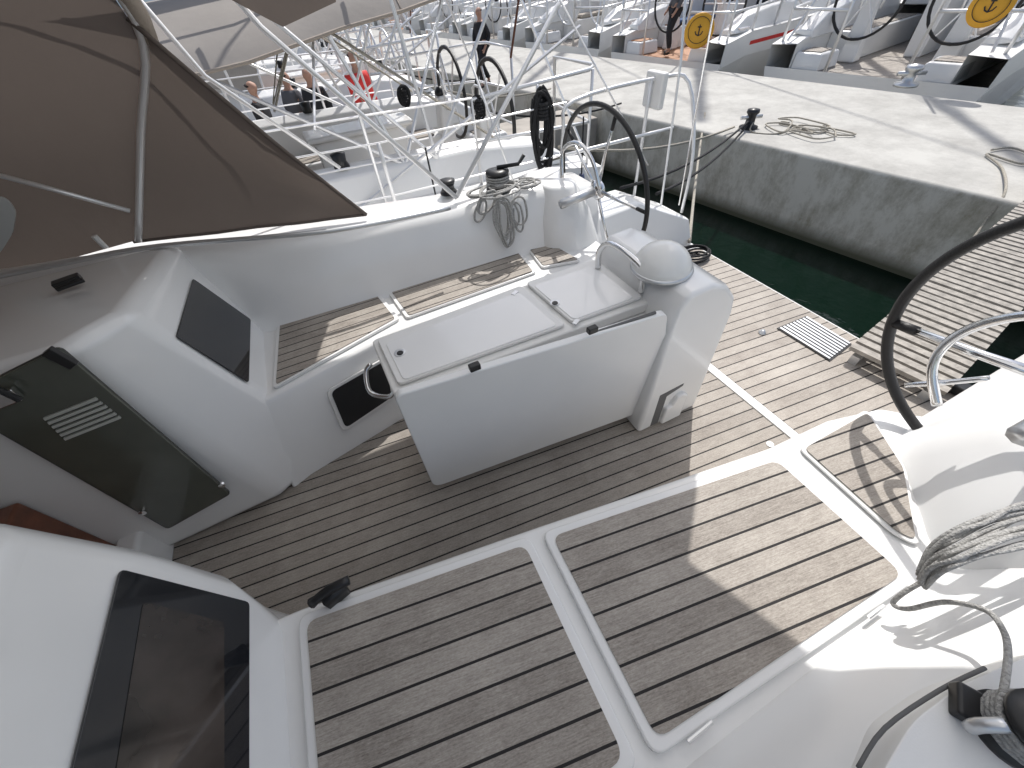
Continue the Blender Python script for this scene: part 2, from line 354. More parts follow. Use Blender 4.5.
st=[(-3.2,2.2,.88,2.55),(-1.1,2.12,.86,2.5),(-.75,2.0,.84,2.46),(-.45,1.9,.81,2.42),(0,1.885,.78,2.36),(.5,1.88,.755,2.3),(.95,1.87,.745,2.24),(1.15,1.84,.745,2.24),(1.4,1.82,.70,2.24)]
mk('coaming',sweep([fprof(*s) for s in st]),'gel',B,smooth=True)
mk('coaming_rail',MB().tube([W(-60,288,.9),W(60,264,.9),W(160,246,.885),W(330,231,.835),W(450,208,.79)],.011,8,sm=5),'alu',B,smooth=True)
ped=MB().loft([[Vector((p.x,p.y,z)) for p in rpoly([(x,y,0) for x,y in rp],.07,4)] for rp,z in (
 ([(1.02,2.25),(1.02,1.82),(1.20,1.72),(1.40,1.78),(1.46,2.25)],.38),
 ([(1.04,2.25),(1.05,1.86),(1.20,1.78),(1.34,1.84),(1.38,2.25)],.6),
 ([(1.08,2.22),(1.09,1.94),(1.19,1.88),(1.27,1.92),(1.30,2.22)],.75))])
mk('helm_pedestal',ped,'gel',B,smooth=True,bevel=.02)
mk('stern_quarter',MB().loft([[Vector((x,y,z)) for x,y in rp] for rp,z in (([(1.42,1.93),(2.42,1.97),(2.42,2.42),(1.42,2.42)],-.005),([(1.42,1.98),(2.38,2.03),(2.38,2.40),(1.42,2.40)],.20),([(1.42,2.05),(1.9,2.1),(1.9,2.38),(1.42,2.38)],.42))]),'gel',B,bevel=.03)
mk('quarter_hatch',MB().prism(rpoly([(2.0,2.08,.262),(2.3,2.10,.232),(2.3,2.34,.232),(2.0,2.34,.262)],.02),(0,0,.01)),'gel2',B,bevel=.003)
wheel((1.34,1.79,.735),(1,.0,.10),.385,spin=.3,tube=.0115,sr=.8)
mk('guard_rail',MB().tube([RX(562,178,1.12),RX(563,150,1.14),RX(578,143,1.16),RX(592,160,1.18),RX(600,190,1.2)],.010,8,sm=5),'steel',B,smooth=True)
wl=winch((.86,2.07,.75),1.1); winch((.60,2.16,.765),.75,mats=('black','black'))
mk('winch_handle',MB().tube([(.86,2.07,.865),(.97,2.03,.87),(1.0,2.02,.91)],.010),'black',wl,smooth=True)
# far console
base=[(-2.4,1.17),(-1.2,1.22),(-.70,1.25),(-.57,1.33),(-.40,1.44),(-.40,2.2),(-2.4,2.2)]
top=[(-2.4,1.22,.98),(-1.2,1.25,.98),(-.83,1.28,.97),(-.765,1.35,.96),(-.713,1.45,.95),(-.69,2.15,.865),(-2.4,2.15,.87)]
mb=MB().loft([[Vector((x,y,0)) for x,y in base],[Vector(p) for p in top]])
fc=mk('console',mb,'gel',B,bevel=.045,seg=5)
pn=Vector((1,0,.3315)).normalized()
fp=Vector((-.55,1.5,.45))
P=[RP(u,v,fp+pn*.003,pn) for u,v in ((192,279),(250,320),(248,383),(175,337))]
mk('console_window',MB().prism(rpoly(P,.012,3),pn*.006),'glass',fc,bevel=.002)
rings=[]
for z,dy in ((0,-.06),(.40,-.03),(.55,0),(.74,.03),(1.0,.04)):
    xf=-.55-.3315*(z-.45)
    if z<.3: xf=-.50
    rings.append([Vector(q) for q in ((-2.4,.84,z),(-1.2,.80,z),(xf-.26,.75+dy*.3,z),(xf-.12,.70+dy,z),(xf-.03,.655+dy,z),(xf,.585+dy,z),(xf,-.62,z),(-2.4,-.62,z))])
rings[1][4].y=.56; rings[1][5].y=.47; rings[1][3].y=.64; rings[0][4].y=.54; rings[0][5].y=.44
nc=mk('console',MB().loft(rings),'gel',B,bevel=.05,seg=5)
P=[RP(u,v,fp+pn*.003,pn) for u,v in ((118,570),(248,603),(247,900),(42,880))]
w2=mk('console_window',MB().prism(rpoly(P,.012,3),pn*.006),'glass',nc,bevel=.002)
P=[RP(u,v,fp+pn*.0095,pn) for u,v in ((143,602),(224,622),(224,880),(98,880))]
mk('window_pane',MB().prism(rpoly(P,.01,3),pn*.001),'glass2',w2)
mk('companionway_sill',MB().box((-1.2,.98,.09),(.09,.6,.2)),'gel',B,bevel=.02)
mk('companionway_lining',MB().box((-1.75,.99,.3),(1.0,.47,.5)),'wood',B,bevel=.01)
n=Vector((-.03,-1,.02)).normalized(); dp=Vector((-1,1.225,.5))
D=[RP(u,v,dp,n) for u,v in ((60,346),(230,492),(168,526),(-50,400))]
door=mk('companionway_door',MB().prism(rpoly(D,.02,4),n*.012),'green',B,bevel=.003)
D2=[RP(u,v,dp-n*.004,n) for u,v in ((60,344.5),(231.5,492),(168,527.5),(-52,400.5))]
mk('door_frame',MB().prism(rpoly(D2,.02,4),n*.010),'frameg',door,bevel=.002)
vq=[RP(u,v,dp+n*.0125,n) for u,v in ((42,417),(96,396),(124,418),(66,441))]
for k in range(6):
    t0=k/6+.02; t1=t0+.09
    mk('vent_slat',MB().prism([bil(vq,.02,t0),bil(vq,.98,t0),bil(vq,.98,t1),bil(vq,.02,t1)],n*.006),'slat',door)
hg=[RP(u,v,dp+n*.014,n) for u,v in ((43,352),(52,345),(80,361),(72,366))]
mk('hinge',MB().prism(hg,n*.018),'black',door,bevel=.003)
mk('door_latch',MB().prism([RP(u,v,dp+n*.014,n) for u,v in ((-10,392),(14,385),(26,396),(0,406))],n*.02),'steel',door,bevel=.004)
mk('door_latch',MB().tube([RP(-5,388,dp+n*.04,n),RP(20,400,dp+n*.04,n)],.008),'black',door)
mk('door_catch',MB().lathe(RP(222,484,dp+n*.012,n),[(.012,0),(.012,.01),(.001,.012)],12,n),'steel',door)
mk('door_catch',MB().lathe(RP(143,511,dp+n*.012,n),[(.012,0),(.012,.01),(.001,.012)],12,n),'steel',door)
cc_=W(70,284,.93)
mb=MB().box(cc_+Vector((0,0,.01)),(.08,.04,.025),.3); mb.tube([W(56,290,.96),W(84,280,.96)],.008)
mk('rope_cleat',mb,'black',B,bevel=.004)
h0=W(312,603,.49); h1=W(349,580,.51)
mb=MB().tube([h0,(h0+h1)/2+Vector((0,0,.012)),h1],[.015,.012,.013],10,sm=3); mb.box((h0+h1)/2-Vector((0,0,.03)),(.06,.03,.05),.3)
mk('latch_handle',mb,'black',B,smooth=True)
# ---------------------------------------------------------------- cockpit table
zt=.68
def T(u,v,z=zt): return W(u,v,z)
q=[T(371,340),T(394,396),T(652,301),T(597,259)]
body=[Vector((-.035,1.00,0)),Vector((1.1,.90,0)),Vector((1.1,1.22,0)),Vector((-.035,1.25,0))]
bt=[Vector((-.055,.93,.63)),Vector((1.0,.86,.63)),Vector((1.0,1.24,.63)),Vector((-.055,1.24,.63))]
bm=[Vector((.03,.98,.1)),Vector((1.1,.90,.1)),Vector((1.1,1.22,.1)),Vector((.03,1.22,.1))]
tab=mk('cockpit_table',MB().loft([body,bm,bt]),'gel',B,bevel=.03)
mk('table_top',MB().prism(rpoly(q,.025),(0,0,-.045)),'gel2',tab,bevel=.008)
for px in (((378,342),(399,387),(566,327),(521,288)),((526,285),(572,325),(643,299),(594,262))):
    tl=mk('table_lid',MB().prism(rpoly([T(u,v,zt+.002) for u,v in px],.02),(0,0,.014)),'gel2',tab,bevel=.005)
    mk('lid_recess',MB().prism(rpoly(inset([T(u,v,zt+.0165) for u,v in px],.022),.02),(0,0,.002)),'gel',tl,bevel=.001)
for u,v in ((400,353),(555,303)):
    ll=mk('lid_latch',MB().lathe(T(u,v,zt+.018),[(.020,0),(.020,.003),(.015,.004),(.001,.004)],18),'alu',tab)
    mk('latch_button',MB().lathe(T(u,v,zt+.0225),[(.012,0),(.011,.002),(.001,.002)],14),'black',ll)
for u,v in ((515,293),(576,322)): mk('lid_hinge',MB().box(T(u,v,zt+.018),(.03,.016,.006),.5),'alu',tab)
lp=Vector((0,.845,.62)); ln=Vector((-.075,-1,-.09)).normalized()
Lq=[RP(u,v,lp,ln) for u,v in ((394,397),(668,313),(661,405),(434,488))]
leaf=mk('table_leaf',MB().prism(rpoly(Lq,[.03,.03,.05,.05]),-ln*.028),'gel',tab,bevel=.01)
for u,v in ((475,369),(592,332)):
    mk('leaf_catch',MB().box(RP(u,v,lp+ln*.008,ln)+Vector((0,.0,.01)),(.035,.022,.022)),'black',tab,bevel=.004)
mk('leaf_track',MB().tube([RP(408,396,lp-ln*.015,ln)+Vector((0,0,.006)),RP(655,314,lp-ln*.015,ln)+Vector((0,0,.006))],.006),'seam',tab)
mk('table_handle',MB().tube([T(371,364,.62),T(366,372,.6),T(370,392,.55),T(388,397,.55),T(395,390,.58)],.009,8,sm=4),'steel',tab,smooth=True)
prof=[(.94,.60),(.955,.73),(.99,.785),(1.10,.79),(1.18,.755),(1.25,.68),(1.27,.60),(1.29,0),(.93,0)]
pod=mk('table_pod',MB().loft([[Vector((x,.757,z)) for x,z in prof],[Vector((x+.02,1.27,z)) for x,z in prof]]),'gel',tab,bevel=.022,seg=4)
ft=[(1.05,.02),(1.17,.02),(1.17,.18),(1.13,.21),(1.10,.20),(1.08,.15),(1.05,.14)]
mk('pod_foot',MB().prism([(x,.735,z) for x,z in ft],(0,.05,0)),'gel',tab,bevel=.012)
mk('pod_notch',MB().prism([(1.0,.7555,.02),(1.045,.7555,.02),(1.045,.7555,.22),(1.13,.7555,.245),(1.13,.7555,.26),(1.0,.7555,.25)],(0,.003,0)),'seam',tab)
dc=W(661,268,.79)
dm=mk('compass_dome',MB().lathe((dc.x,dc.y,.785),[(.105,0),(.108,.02),(.102,.036),(.092,.055),(.075,.075),(.05,.092),(.025,.100),(.001,.102)],32),'lens',tab,smooth=True)
mk('dome_ring',MB().lathe((dc.x,dc.y,.785),[(.110,0),(.114,.012),(.106,.018)],32),'alu',dm,smooth=True)
mk('grab_rail',MB().tube([W(598,268,.70),W(600,250,.78),W(612,244,.83),W(637,262,.83),W(643,276,.78),W(641,292,.70)],.012,10,sm=5),'steel',tab,smooth=True)
# ---------------------------------------------------------------- sprayhood
hb0=W(134,241,.88)
h1=RY(136,135,2.30); h2=RY(137,40,2.18)
hoopA=[hb0,h1,h2,(h2.x+.02,1.9,h2.z+.2),(-.42,1.3,1.88),(-.42,.6,1.88),(-.42,0,1.77),(-.6,-.45,1.5),(-.95,-.6,.9)]
hoopB=[(-1.65,2.40,.87),(-1.62,2.34,1.3),(-1.6,2.15,1.6),(-1.6,1.8,1.75),(-1.6,1.3,1.82),(-1.6,.6,1.82),(-1.6,0,1.7),(-1.62,-.45,1.4),(-1.65,-.6,.9)]
hoopC=[(-2.9,2.3,.9),(-2.85,2.2,1.0),(-2.8,2.0,1.05),(-2.75,1.8,1.08),(-2.7,1.3,1.1),(-2.7,.6,1.1),(-2.75,0,1.08),(-2.85,-.45,1.0),(-2.9,-.6,.9)]
hA,hB,hC=[catmull(h,4) for h in (hoopA,hoopB,hoopC)]
mid=[]
for i,(a_,b_) in enumerate(zip(hA,hB)): mid.append(a_.lerp(b_,.5)+Vector((0,-.02,-.03)))
hood=mk('sprayhood',MB().loft([hA,mid,hB,hC],caps=False,closed=False),'canvas',B,smooth=True)
mk('hood_frame',MB().tube([p+Vector((.02,-.02,0)) for p in hA],.014,8),'rail',hood,smooth=True)
mk('hood_frame',MB().tube([p+Vector((.0,-.03,-.02)) for p in hB],.012,8),'rail',hood,smooth=True)
mk('hood_strut',MB().tube([RY(130,211,2.22),RY(40,186,2.22),RY(-60,160,2.22)],.010),'rail',hood,smooth=True)
wp=[hA[k] for k in range(0,10)]
tack=W(366,214,.80)
rings=[]
for k,p in enumerate(wp):
    t=k/(len(wp)-1)
    rings.append([p.lerp(tack,s/12)+Vector((0,(.035*math.sin(s/12*PI)*math.sin(t*PI)+.007*math.sin(s*1.3+k)*math.sin(s/12*PI)),-.02*math.sin(s/12*PI)*t)) for s in range(13)])
mk('hood_wing',MB().loft(rings,caps=False,closed=False),'canvas',hood,smooth=True)
mk('wing_binding',MB().tube([p+Vector((.0,-.01,0)) for p in rings[-1]],.009),'seamc',hood,smooth=True)
mk('wing_binding',MB().tube([p+Vector((.0,-.01,.0)) for p in rings[0]],.007),'seamc',hood,smooth=True)
mk('hood_binding',MB().tube([p+Vector((.035,-.0,.0)) for p in hA[8:13]],.03,8),'tan',hood,smooth=True)
P=[RY(u,v,2.24) for u,v in ((-40,195),(6,196),(17,210),(14,232),(0,254),(-40,260))]
mk('hood_window',MB().prism(rpoly(P,.03,4),(0,-.01,0)),'clear',hood)
mk('strap',MB().tube([RY(94,236,2.2),RY(106,248,2.2)],.012),'gel2',hood)
# bimini
zb=2.05
ed=[(-.55,-.9),(1.42,-.9),(1.56,.42),(1.34,1.0),(2.1,1.66),(2.3,2.4),(-.1,2.4),(-.55,1.8)]  # unseen canopy; aft edge shaped to set where sun and shade fall below
bim=mk('bimini',MB().add([Vector((x,y,zb)) for x,y in ed],[tuple(range(len(ed)))]),'bimini',B)
mk('bimini_flap',MB().add([(-.35,2.36,2.06),(.5,2.4,2.06),RY(336,2,2.38),RY(283,27,2.37),RY(222,-5,2.36)],[(0,1,2,3,4)]),'canvas',bim)
hingep=W(457,198,.78)
mk('bimini_pole',MB().tube([hingep,RY(261,27,2.38),(-.3,2.36,2.05)],.012),'rail',bim,smooth=True)
mk('bimini_pole',MB().tube([hingep+Vector((0,.01,0)),RY(556,8,2.45),(2.3,2.4,2.06)],.012),'rail',bim,smooth=True)
mk('bimini_pole',MB().tube([RY(340,168,2.4),RY(205,76,2.38),(-.5,2.3,2.05)],.009),'rail',bim,smooth=True)
mk('bimini_pole',MB().tube([(2.1,-.75,.7),(1.4,-.8,2.05)],.011),'rail',bim,smooth=True)
mk('bimini_pole',MB().tube([RY(470,60,2.45),RY(520,200,2.30)],.006),'rail',bim,smooth=True)
mk('bimini_strap',MB().tube([RY(648,165,2.40),RY(560,0,2.42)],.006),'rail',bim,smooth=True)
def T2(*p,r=.0115,name='pushpit_rail'): return mk(name,MB().tube([Vector(x) for x in p],r,8,sm=4),'rail',B,smooth=True)
T2((1.45,2.38,.40),(1.47,2.4,.85),(1.55,2.42,1.0),(2.2,2.44,1.02),(2.4,2.36,.98),(2.42,2.2,.6),(2.40,2.15,.2))
T2((1.47,2.4,.72),(2.38,2.4,.72))
T2((2.15,2.43,.2),(2.15,2.44,1.02))
mk('equipment_box',MB().box(RX(655,90,2.2),(.05,.17,.2)),'gel2',B,bevel=.015)
mk('dan_pole',MB().tube([RX(661,205,2.3),RX(681,60,2.33),RX(686,-10,2.36)],.008),'rail',B)
for x,y in ((.35,2.50),(-.9,2.66)):
    T2((x,y,.4),(x,y,.98),name='stanchion')
for z in (.98,.7):
    mk('lifeline',MB().tube([(-2.4,2.72,z),(-.9,2.66,z),(.35,2.50,z),(1.5,2.42,z+.02)],.005),'rail',B)
mk('backstay',MB().tube([(2.3,2.1,.3),(1.6,1.8,4.5),(-2,.9,11)],.005),'steel',B)
# ---------------------------------------------------------------- ropes on our boat
def rope(name,pts,r,mat,label,sm=6,cat='rope'):
    return tag(mk(name,MB().tube(pts,r,8,sm=sm),mat,None,smooth=True),label,cat)
def coilmb(mb,c,u,v,n,ru,rv,r,jit=.02,nrm=(0,-1,0),lay=.035):
    c=Vector(c);u=Vector(u);v=Vector(v);nv=Vector(nrm); pts=[]
    for k in range(n):
        du=random.uniform(-jit,jit); dv=random.uniform(-jit,jit); a=1+random.uniform(-.3,.25); b=1+random.uniform(-.3,.2); off=nv*(random.uniform(0,lay)+.01)
        for j in range(8):
            t=2*PI*j/8; pts.append(c+u*(math.sin(t+random.uniform(-.2,.2))*ru*a+du)+v*((math.cos(t)-1)*rv*b+dv)+off)
    return mb.tube(pts,r,6,sm=4)
def coil(c,u,v,n,ru,rv,r,mat,label,name='rope_coil',jit=.02,nrm=(0,-1,0),band=True):
    mb=coilmb(MB(),c,u,v,n,ru,rv,r,jit,nrm); c=Vector(c);u=Vector(u);v=Vector(v);nv=Vector(nrm)
    if band:
        for k in range(5):
            cc=c+v*(-.35*rv-.018*k)
            mb.tube([cc+u*math.sin(2*PI*j/10)*ru*.55+nv*(.03+math.cos(2*PI*j/10)*.04) for j in range(10)],r,6,closed=True)
    return tag(mk(name,mb,mat,None,smooth=True),label,'rope')
mb=MB()
coilmb(mb,RY(499,197,1.91),(1,0,0),(0,.12,1),6,.045,.115,.006,.02,lay=.02)
coilmb(mb,RY(513,200,1.91),(.95,0,.2),(-.1,.12,1),3,.04,.085,.006,.02,lay=.02)
coilmb(mb,RY(484,195,1.95),(.95,0,.3),(.3,.12,1),3,.05,.055,.006,.02,lay=.02)
tag(mk('rope_coil',mb,'rope',None,smooth=True),'grey rope coils hanging from the far winch over the seat back','rope')
mb=MB()
for k in range(4):
    z=.785+k*.013; mb.tube([Vector((.86+.060*math.cos(2*PI*j/14),2.07+.060*math.sin(2*PI*j/14),z)) for j in range(14)],.006,6,closed=True)
coilmb(mb,Vector((.80,2.03,.772)),(1,0,0),(0,1,.0),5,.11,.06,.0055,.03,nrm=(0,0,1),lay=.02)
coilmb(mb,Vector((.97,2.03,.762)),(1,0,0),(0,1,.0),4,.06,.05,.0055,.03,nrm=(0,0,1),lay=.02)
tag(mk('winch_rope',mb,'rope',None,smooth=True),'grey rope wound on and piled around the far black winch','rope')
coil(RY(539,88,2.47),(1,0,0),(0,0,1),9,.055,.20,.010,'ropeb','black rope coil hanging on the lifeline left of the far wheel',jit=.015)
mb=MB()
for k in range(13):
    o=(k-6)*3.3; z=.712+random.uniform(-.008,.016)
    j=lambda: random.uniform(-4,4)
    mb.tube([W(1060,520+o+j(),z),W(1020+j(),525+o+j(),z+.004),W(985+j(),535+o+j(),z),W(955+j(),549+o*.9+j(),z-.02),W(934+j(),564+o*.7+j(),z-.07),W(922+j(),580+o*.4,z-.12)],.0052,6,sm=5)
tag(mk('rope_bundle',mb,'rope',None,smooth=True),'bundle of grey rope lying over the near helm moulding','rope')
rope('loose_rope',[W(922,582,.57),W(902,594,.53),W(893,604,.50),W(908,609,.53),W(945,602,.62),W(985,610,.68),W(1003,630,.70),W(1008,655,.72),W(1003,695,.745)],.0052,'rope','loose grey rope tail running from the bundle to the near winch')
mb=MB()
for k in range(4):
    z=zp+.026+k*.010; mb.tube([Vector((wc.x+.047*math.cos(2*PI*j/14),wc.y+.047*math.sin(2*PI*j/14),z)) for j in range(14)],.005,6,closed=True)
tag(mk('winch_rope',mb,'rope',None,smooth=True),'grey rope turns around the near winch in the bottom right corner','rope')
# ================================================================ water, quay, hills
def struct(o): o['kind']='structure'; return o
wz=-.9
struct(mk('water',MB().add([(-900,-900,wz),(900,-900,wz),(900,900,wz),(-900,900,wz)],[(0,1,2,3)]),'water'))
qe=lambda y:5.3-.16*y
QW=3.15
Q=[Vector((qe(-14),-14,-.05)),Vector((qe(60),60,-.05)),Vector((qe(60)+QW,60,-.05)),Vector((qe(-14)+QW,-14,-.05))]
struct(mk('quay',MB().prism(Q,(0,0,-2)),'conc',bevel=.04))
struct(mk('pontoon',MB().prism([(-7,5.92,-.15),(qe(6.2)-.05,5.92,-.15),(qe(6.2)-.05,6.72,-.15),(-7,6.72,-.15)],(0,0,-.5)),'pont',bevel=.02))
vs=[];fs=[]
for i in range(61):
    a=R(-20+i*3.4); d=700
    x=d*math.cos(a); y=d*math.sin(a); h=30+22*math.sin(i*.37)+14*math.sin(i*.9+1)+random.uniform(0,6)
    vs+= [(x,y,wz-1),(x*1.15,y*1.15,h)]
for i in range(60): fs.append((2*i,2*i+2,2*i+3,2*i+1))
struct(mk('hills',MB().add(vs,fs),'hill',smooth=True))
# ================================================================ other yachts
def make_yacht(root,canvas='greycan',bimini=False,hood=True,deckm='gel2',bag='greycan',trim='teakA',stripe='bluecan',cush=None,thick=1.0):
    K=root; B0=1.42; TK=thick
    def hb_(x):
        t=(x+9)/9; return max(.03,B0*(1-(1-t)**2.4)*(1-.10*max(0,t-.6)/.4))
    xs=[-9,-8.7,-8.2,-7.4,-6.4,-5.2,-4,-2.9,-1.6,-.6,0]
    sh=lambda x:.36+.30*((-x/9)**1.6)-(.10 if x>-.3 else 0)
    rings=[]
    for x in xs:
        b=hb_(x); s=sh(x)
        rings.append([Vector((x,b,s)),Vector((x,b*.99,s-.3)),Vector((x+.05,b*.80,-.75)),Vector((x+.05,b*.5,-1.1)),Vector((x+.05,-b*.5,-1.1)),Vector((x+.05,-b*.80,-.75)),Vector((x,-b*.99,s-.3)),Vector((x,-b,s))])
    mb=MB(); mb.loft(rings,caps=False,closed=False)
    mb.add([Vector((0,hb_(0),.02)),Vector((0,-hb_(0),.02))]+[rings[-1][i] for i in (6,5,4,3,2,1)],[tuple(range(8))])
    hl=mk('hull',mb,'gel',K,smooth=False)
    for s in (1,-1):
        mk('hull_stripe',MB().add([Vector((x,s*(hb_(x)*.995+.004),sh(x)-.12)) for x in xs[1:-1]]+[Vector((x,s*(hb_(x)*.993+.004),sh(x)-.17)) for x in xs[1:-1]],[(i,i+1,i+10,i+9) for i in range(8)]),stripe,hl)
    pf=mk('bathing_platform',MB().loft([[Vector((x,y,z)) for x,y in ((-.02,-.95),(.42,-.88),(.42,.88),(-.02,.95))] for z in (-.42,-.34)]),'gel',K,bevel=.02)
    mk('platform_teak',MB().box((.2,0,-.335),(.34,1.6,.012)),trim,pf)
    mb=MB(); cw=.93
    fx=[x for x in xs if x<=-2.9]
    mb.loft([[Vector((x,hb_(x),sh(x)+.003)),Vector((x,0,sh(x)+.05)),Vector((x,-hb_(x),sh(x)+.003))] for x in fx],caps=False,closed=False)
    for s in (1,-1):
        mb.loft([[Vector((x,s*hb_(x),sh(x)+.003)),Vector((x,s*cw,sh(x)+.02)),Vector((x,s*cw,-.02))] for x in (-2.9,-1.6,-.6,0)],caps=False,closed=False)
    mk('deck',mb,deckm,K)
    mk('cockpit_sole',MB().add([(-2.9,-cw,0),(0,-cw,0),(0,cw,0),(-2.9,cw,0)],[(0,1,2,3)]),trim,K)
    for s in (1,-1):
        mk('coaming',MB().loft([[Vector((x,s*y,(z-.36)*k+.36 if z>.36 else z)) for y,z in ((cw-.03,.3),(cw,.60),(cw+.08,.66),(cw+.2,.6),(cw+.28,.36))] for x,k in ((-2.9,1.1),(-1.2,1),(-.6,.7),(-.3,.1))]),'gel',K,bevel=.02)
        st=mk('seat',MB().box((-1.85,s*.72,.16),(1.9,.42,.32)),'gel',K,bevel=.02)
        mk('seat_teak',MB().box((-1.85,s*.72,.325),(1.7,.32,.012)),trim,st)
        ss=mk('stern_seat',MB().loft([[Vector((x,s*y,z)) for x,y in ((-.5+k,.55+k),(-.06-k,.58+k),(-.06-k,.93),(-.5+k,.93))] for z,k in ((0,-.02),(.16,0),(.19,.02))]),'gel',K,bevel=.02)
        mk('stern_seat_teak',MB().box((-.28,s*.76,.196),(.32,.26,.010)),trim,ss)
        if cush: mk('cushion',MB().box((-1.9,s*.72,.36),(1.5,.34,.06)),cush,K,bevel=.02)
        c=Vector((-.72,s*.55,.66))
        wh=mk('steering_wheel',MB().tube([c+Vector((0,.40*math.cos(2*PI*k/32),.40*math.sin(2*PI*k/32))) for k in range(32)],.018,6,closed=True),'rail' if canvas=='beigecan' else 'leather',K,smooth=True)
        for a in (0,1.05,2.1): mk('spoke',MB().tube([c-Vector((0,.40*math.cos(a),.40*math.sin(a))),c+Vector((0,.40*math.cos(a),.40*math.sin(a)))],.009,6),'rail',wh)
        hp=mk('helm_pedestal',MB().loft([[c+Vector((-.12+x,y,-.66)) for x,y in ((-.12,-.12),(.08,-.12),(.08,.12),(-.12,.12))],[c+Vector((-.12+x,y,.02)) for x,y in ((-.06,-.08),(.05,-.08),(.05,.08),(-.06,.08))]]),'gel',K,bevel=.03)
        mk('compass',MB().lathe(c+Vector((-.13,0,.02)),[(.06,0),(.06,.03),(.03,.07),(.001,.075)],12),'black',hp,smooth=True)
        mk('guard_rail',MB().tube([c+Vector((-.12,-.12,-.1)),c+Vector((-.14,-.12,.2)),c+Vector((-.14,.12,.2)),c+Vector((-.12,.12,-.1))],.011*TK,6,sm=3),'rail',K,smooth=True)
        y0=s*(hb_(0)-.08)
        mk('pushpit_rail',MB().tube([(-1.2,s*(hb_(-1.2)-.06),.38),(-1.2,s*(hb_(-1.2)-.06),.95),(-.15,y0,.98),(-.02,y0*.9,.98),(-.02,s*.45,.98),(-.02,s*.45,.0)],.015*TK,6),'rail',K,smooth=True)
        mk('pushpit_rail',MB().tube([(-1.2,s*(hb_(-1.2)-.06),.68),(-.12,y0,.62),(-.02,s*.45,.62)],.013*TK,6),'rail',K,smooth=True)
        mk('pushpit_post',MB().tube([(-.12,y0,.25),(-.12,y0,.98)],.014*TK,6),'rail',K,smooth=True)
        mk('pushpit_post',MB().tube([(-.65,s*(hb_(-.65)-.06),.35),(-.65,s*(hb_(-.65)-.06),.96)],.014*TK,6),'rail',K,smooth=True)
        pts=[]
        for x in (-2.0,-2.9,-3.8,-4.7,-5.6,-6.5,-7.4,-8.2):
            p=Vector((x,s*(hb_(x)-.05),sh(x))); pts.append(p)
            mk('stanchion',MB().tube([p,p+Vector((0,0,.6))],.013*TK,6),'rail',K)
        for h in (.32,.6):
            mk('lifeline',MB().tube([Vector((-1.2,s*(hb_(-1.2)-.06),.36+h))]+[p+Vector((0,0,h)) for p in pts]+[Vector((-8.95,0,.7+h))],.007*TK,5),'rail',K)
        mk('shroud',MB().tube([(-4.9,s*(hb_(-4.9)-.1),.45),(-4.8,s*.55,5.2),(-4.8,0,11)],.011*TK,5),'rail',K)
        mk('shroud',MB().tube([(-4.4,s*(hb_(-4.9)-.15),.45),(-4.8,0,5.1)],.011*TK,5),'rail',K)
        mk('shroud',MB().tube([(-5.3,s*(hb_(-4.9)-.15),.45),(-4.8,0,5.1)],.011*TK,5),'rail',K)
        mk('backstay',MB().tube([(-.05,s*1.1,.3),(-1.9,0,4.5),(-4.7,0,12)],.012*TK,5),'rail',K)
        mk('running_line',MB().tube([(-1.0,s*1.15,.65),(-3.6,s*.1,2.6)],.010*TK,5),'ropel',K)
        mk('topping_line',MB().tube([(-2.3,s*(hb_(-2.3)-.05),.96),(-1.7,0,2.0)],.009*TK,5),'rail',K)
        mk('halyard',MB().tube([(-3.2,s*.4,.9),(-4.7,s*.06,3.6)],.009*TK,5),'ropel',K)
        mk('boat_hook',MB().tube([(-2.2,s*(hb_(-2.2)-.10),.42),(-.3,s*(hb_(-.3)-.03),1.25)],.012*TK,5),'rail',K)
        mk('bimini_frame',MB().tube([(-1.5,s*1.12,.6),(-.7,s*1.05,1.7),(-.6,s*.6,1.95)],.013*TK,6),'rail',K)
        mk('bimini_frame',MB().tube([(-1.5,s*1.12,.6),(-1.6,s*1.05,1.75),(-1.6,s*.6,1.95)],.013*TK,6),'rail',K)
        mk('bimini_frame',MB().tube([(-1.5,s*1.12,.6),(-2.4,s*1.05,1.6),(-2.5,s*.6,1.85)],.013*TK,6),'rail',K)
        cl=Vector((-2.2,s*(cw+.1),.66))
        mk('winch',MB().lathe(cl,[(.06,0),(.045,.04),(.055,.09),(.001,.1)],12),'black',K,smooth=True)
        mk('mooring_cleat',MB().tube([(-.38,s*1.18,.40),(-.6,s*1.2,.40)],.018,6),'steel',K)
    mk('cockpit_table',MB().loft([[Vector((x,y,z)) for x,y in ((-2.3-k,-.12-k),(-1.45+k,-.12-k),(-1.45+k,.12+k),(-2.3-k,.12+k))] for z,k in ((0,-.02),(.62,0),(.64,.06),(.68,.06))]),'gel',K,bevel=.02)
    mk('ensign_staff',MB().tube([(-.05,.4,.9),(.25,.42,1.9)],.013,6),'wood',K)
    cr=[]
    for x,w,h in ((-6.6,.35,.12),(-6.1,.6,.30),(-4.5,.85,.42),(-3.2,.9,.48),(-2.9,.9,.42)):
        s=sh(x); cr.append([Vector((x,-w,s)),Vector((x,-w*.88,s+h*.85)),Vector((x,-w*.4,s+h)),Vector((x,w*.4,s+h)),Vector((x,w*.88,s+h*.85)),Vector((x,w,s))])
    roof=mk('coachroof',MB().loft(cr),'gel',K,bevel=.02)
    for s in (1,-1):
        mk('window',MB().add([(-5.6,s*.725,.62),(-3.4,s*.90,.57),(-3.4,s*.865,.73),(-5.4,s*.70,.74)],[(0,1,2,3)]),'glass',roof)
        mk('handrail',MB().tube([(-5.6,s*.5,.86),(-5.5,s*.5,.93),(-3.6,s*.6,1.0),(-3.5,s*.6,.9)],.012,6),'rail',roof)
    mk('companionway',MB().box((-2.89,0,.38),(.02,.55,.7)),'glass',roof)
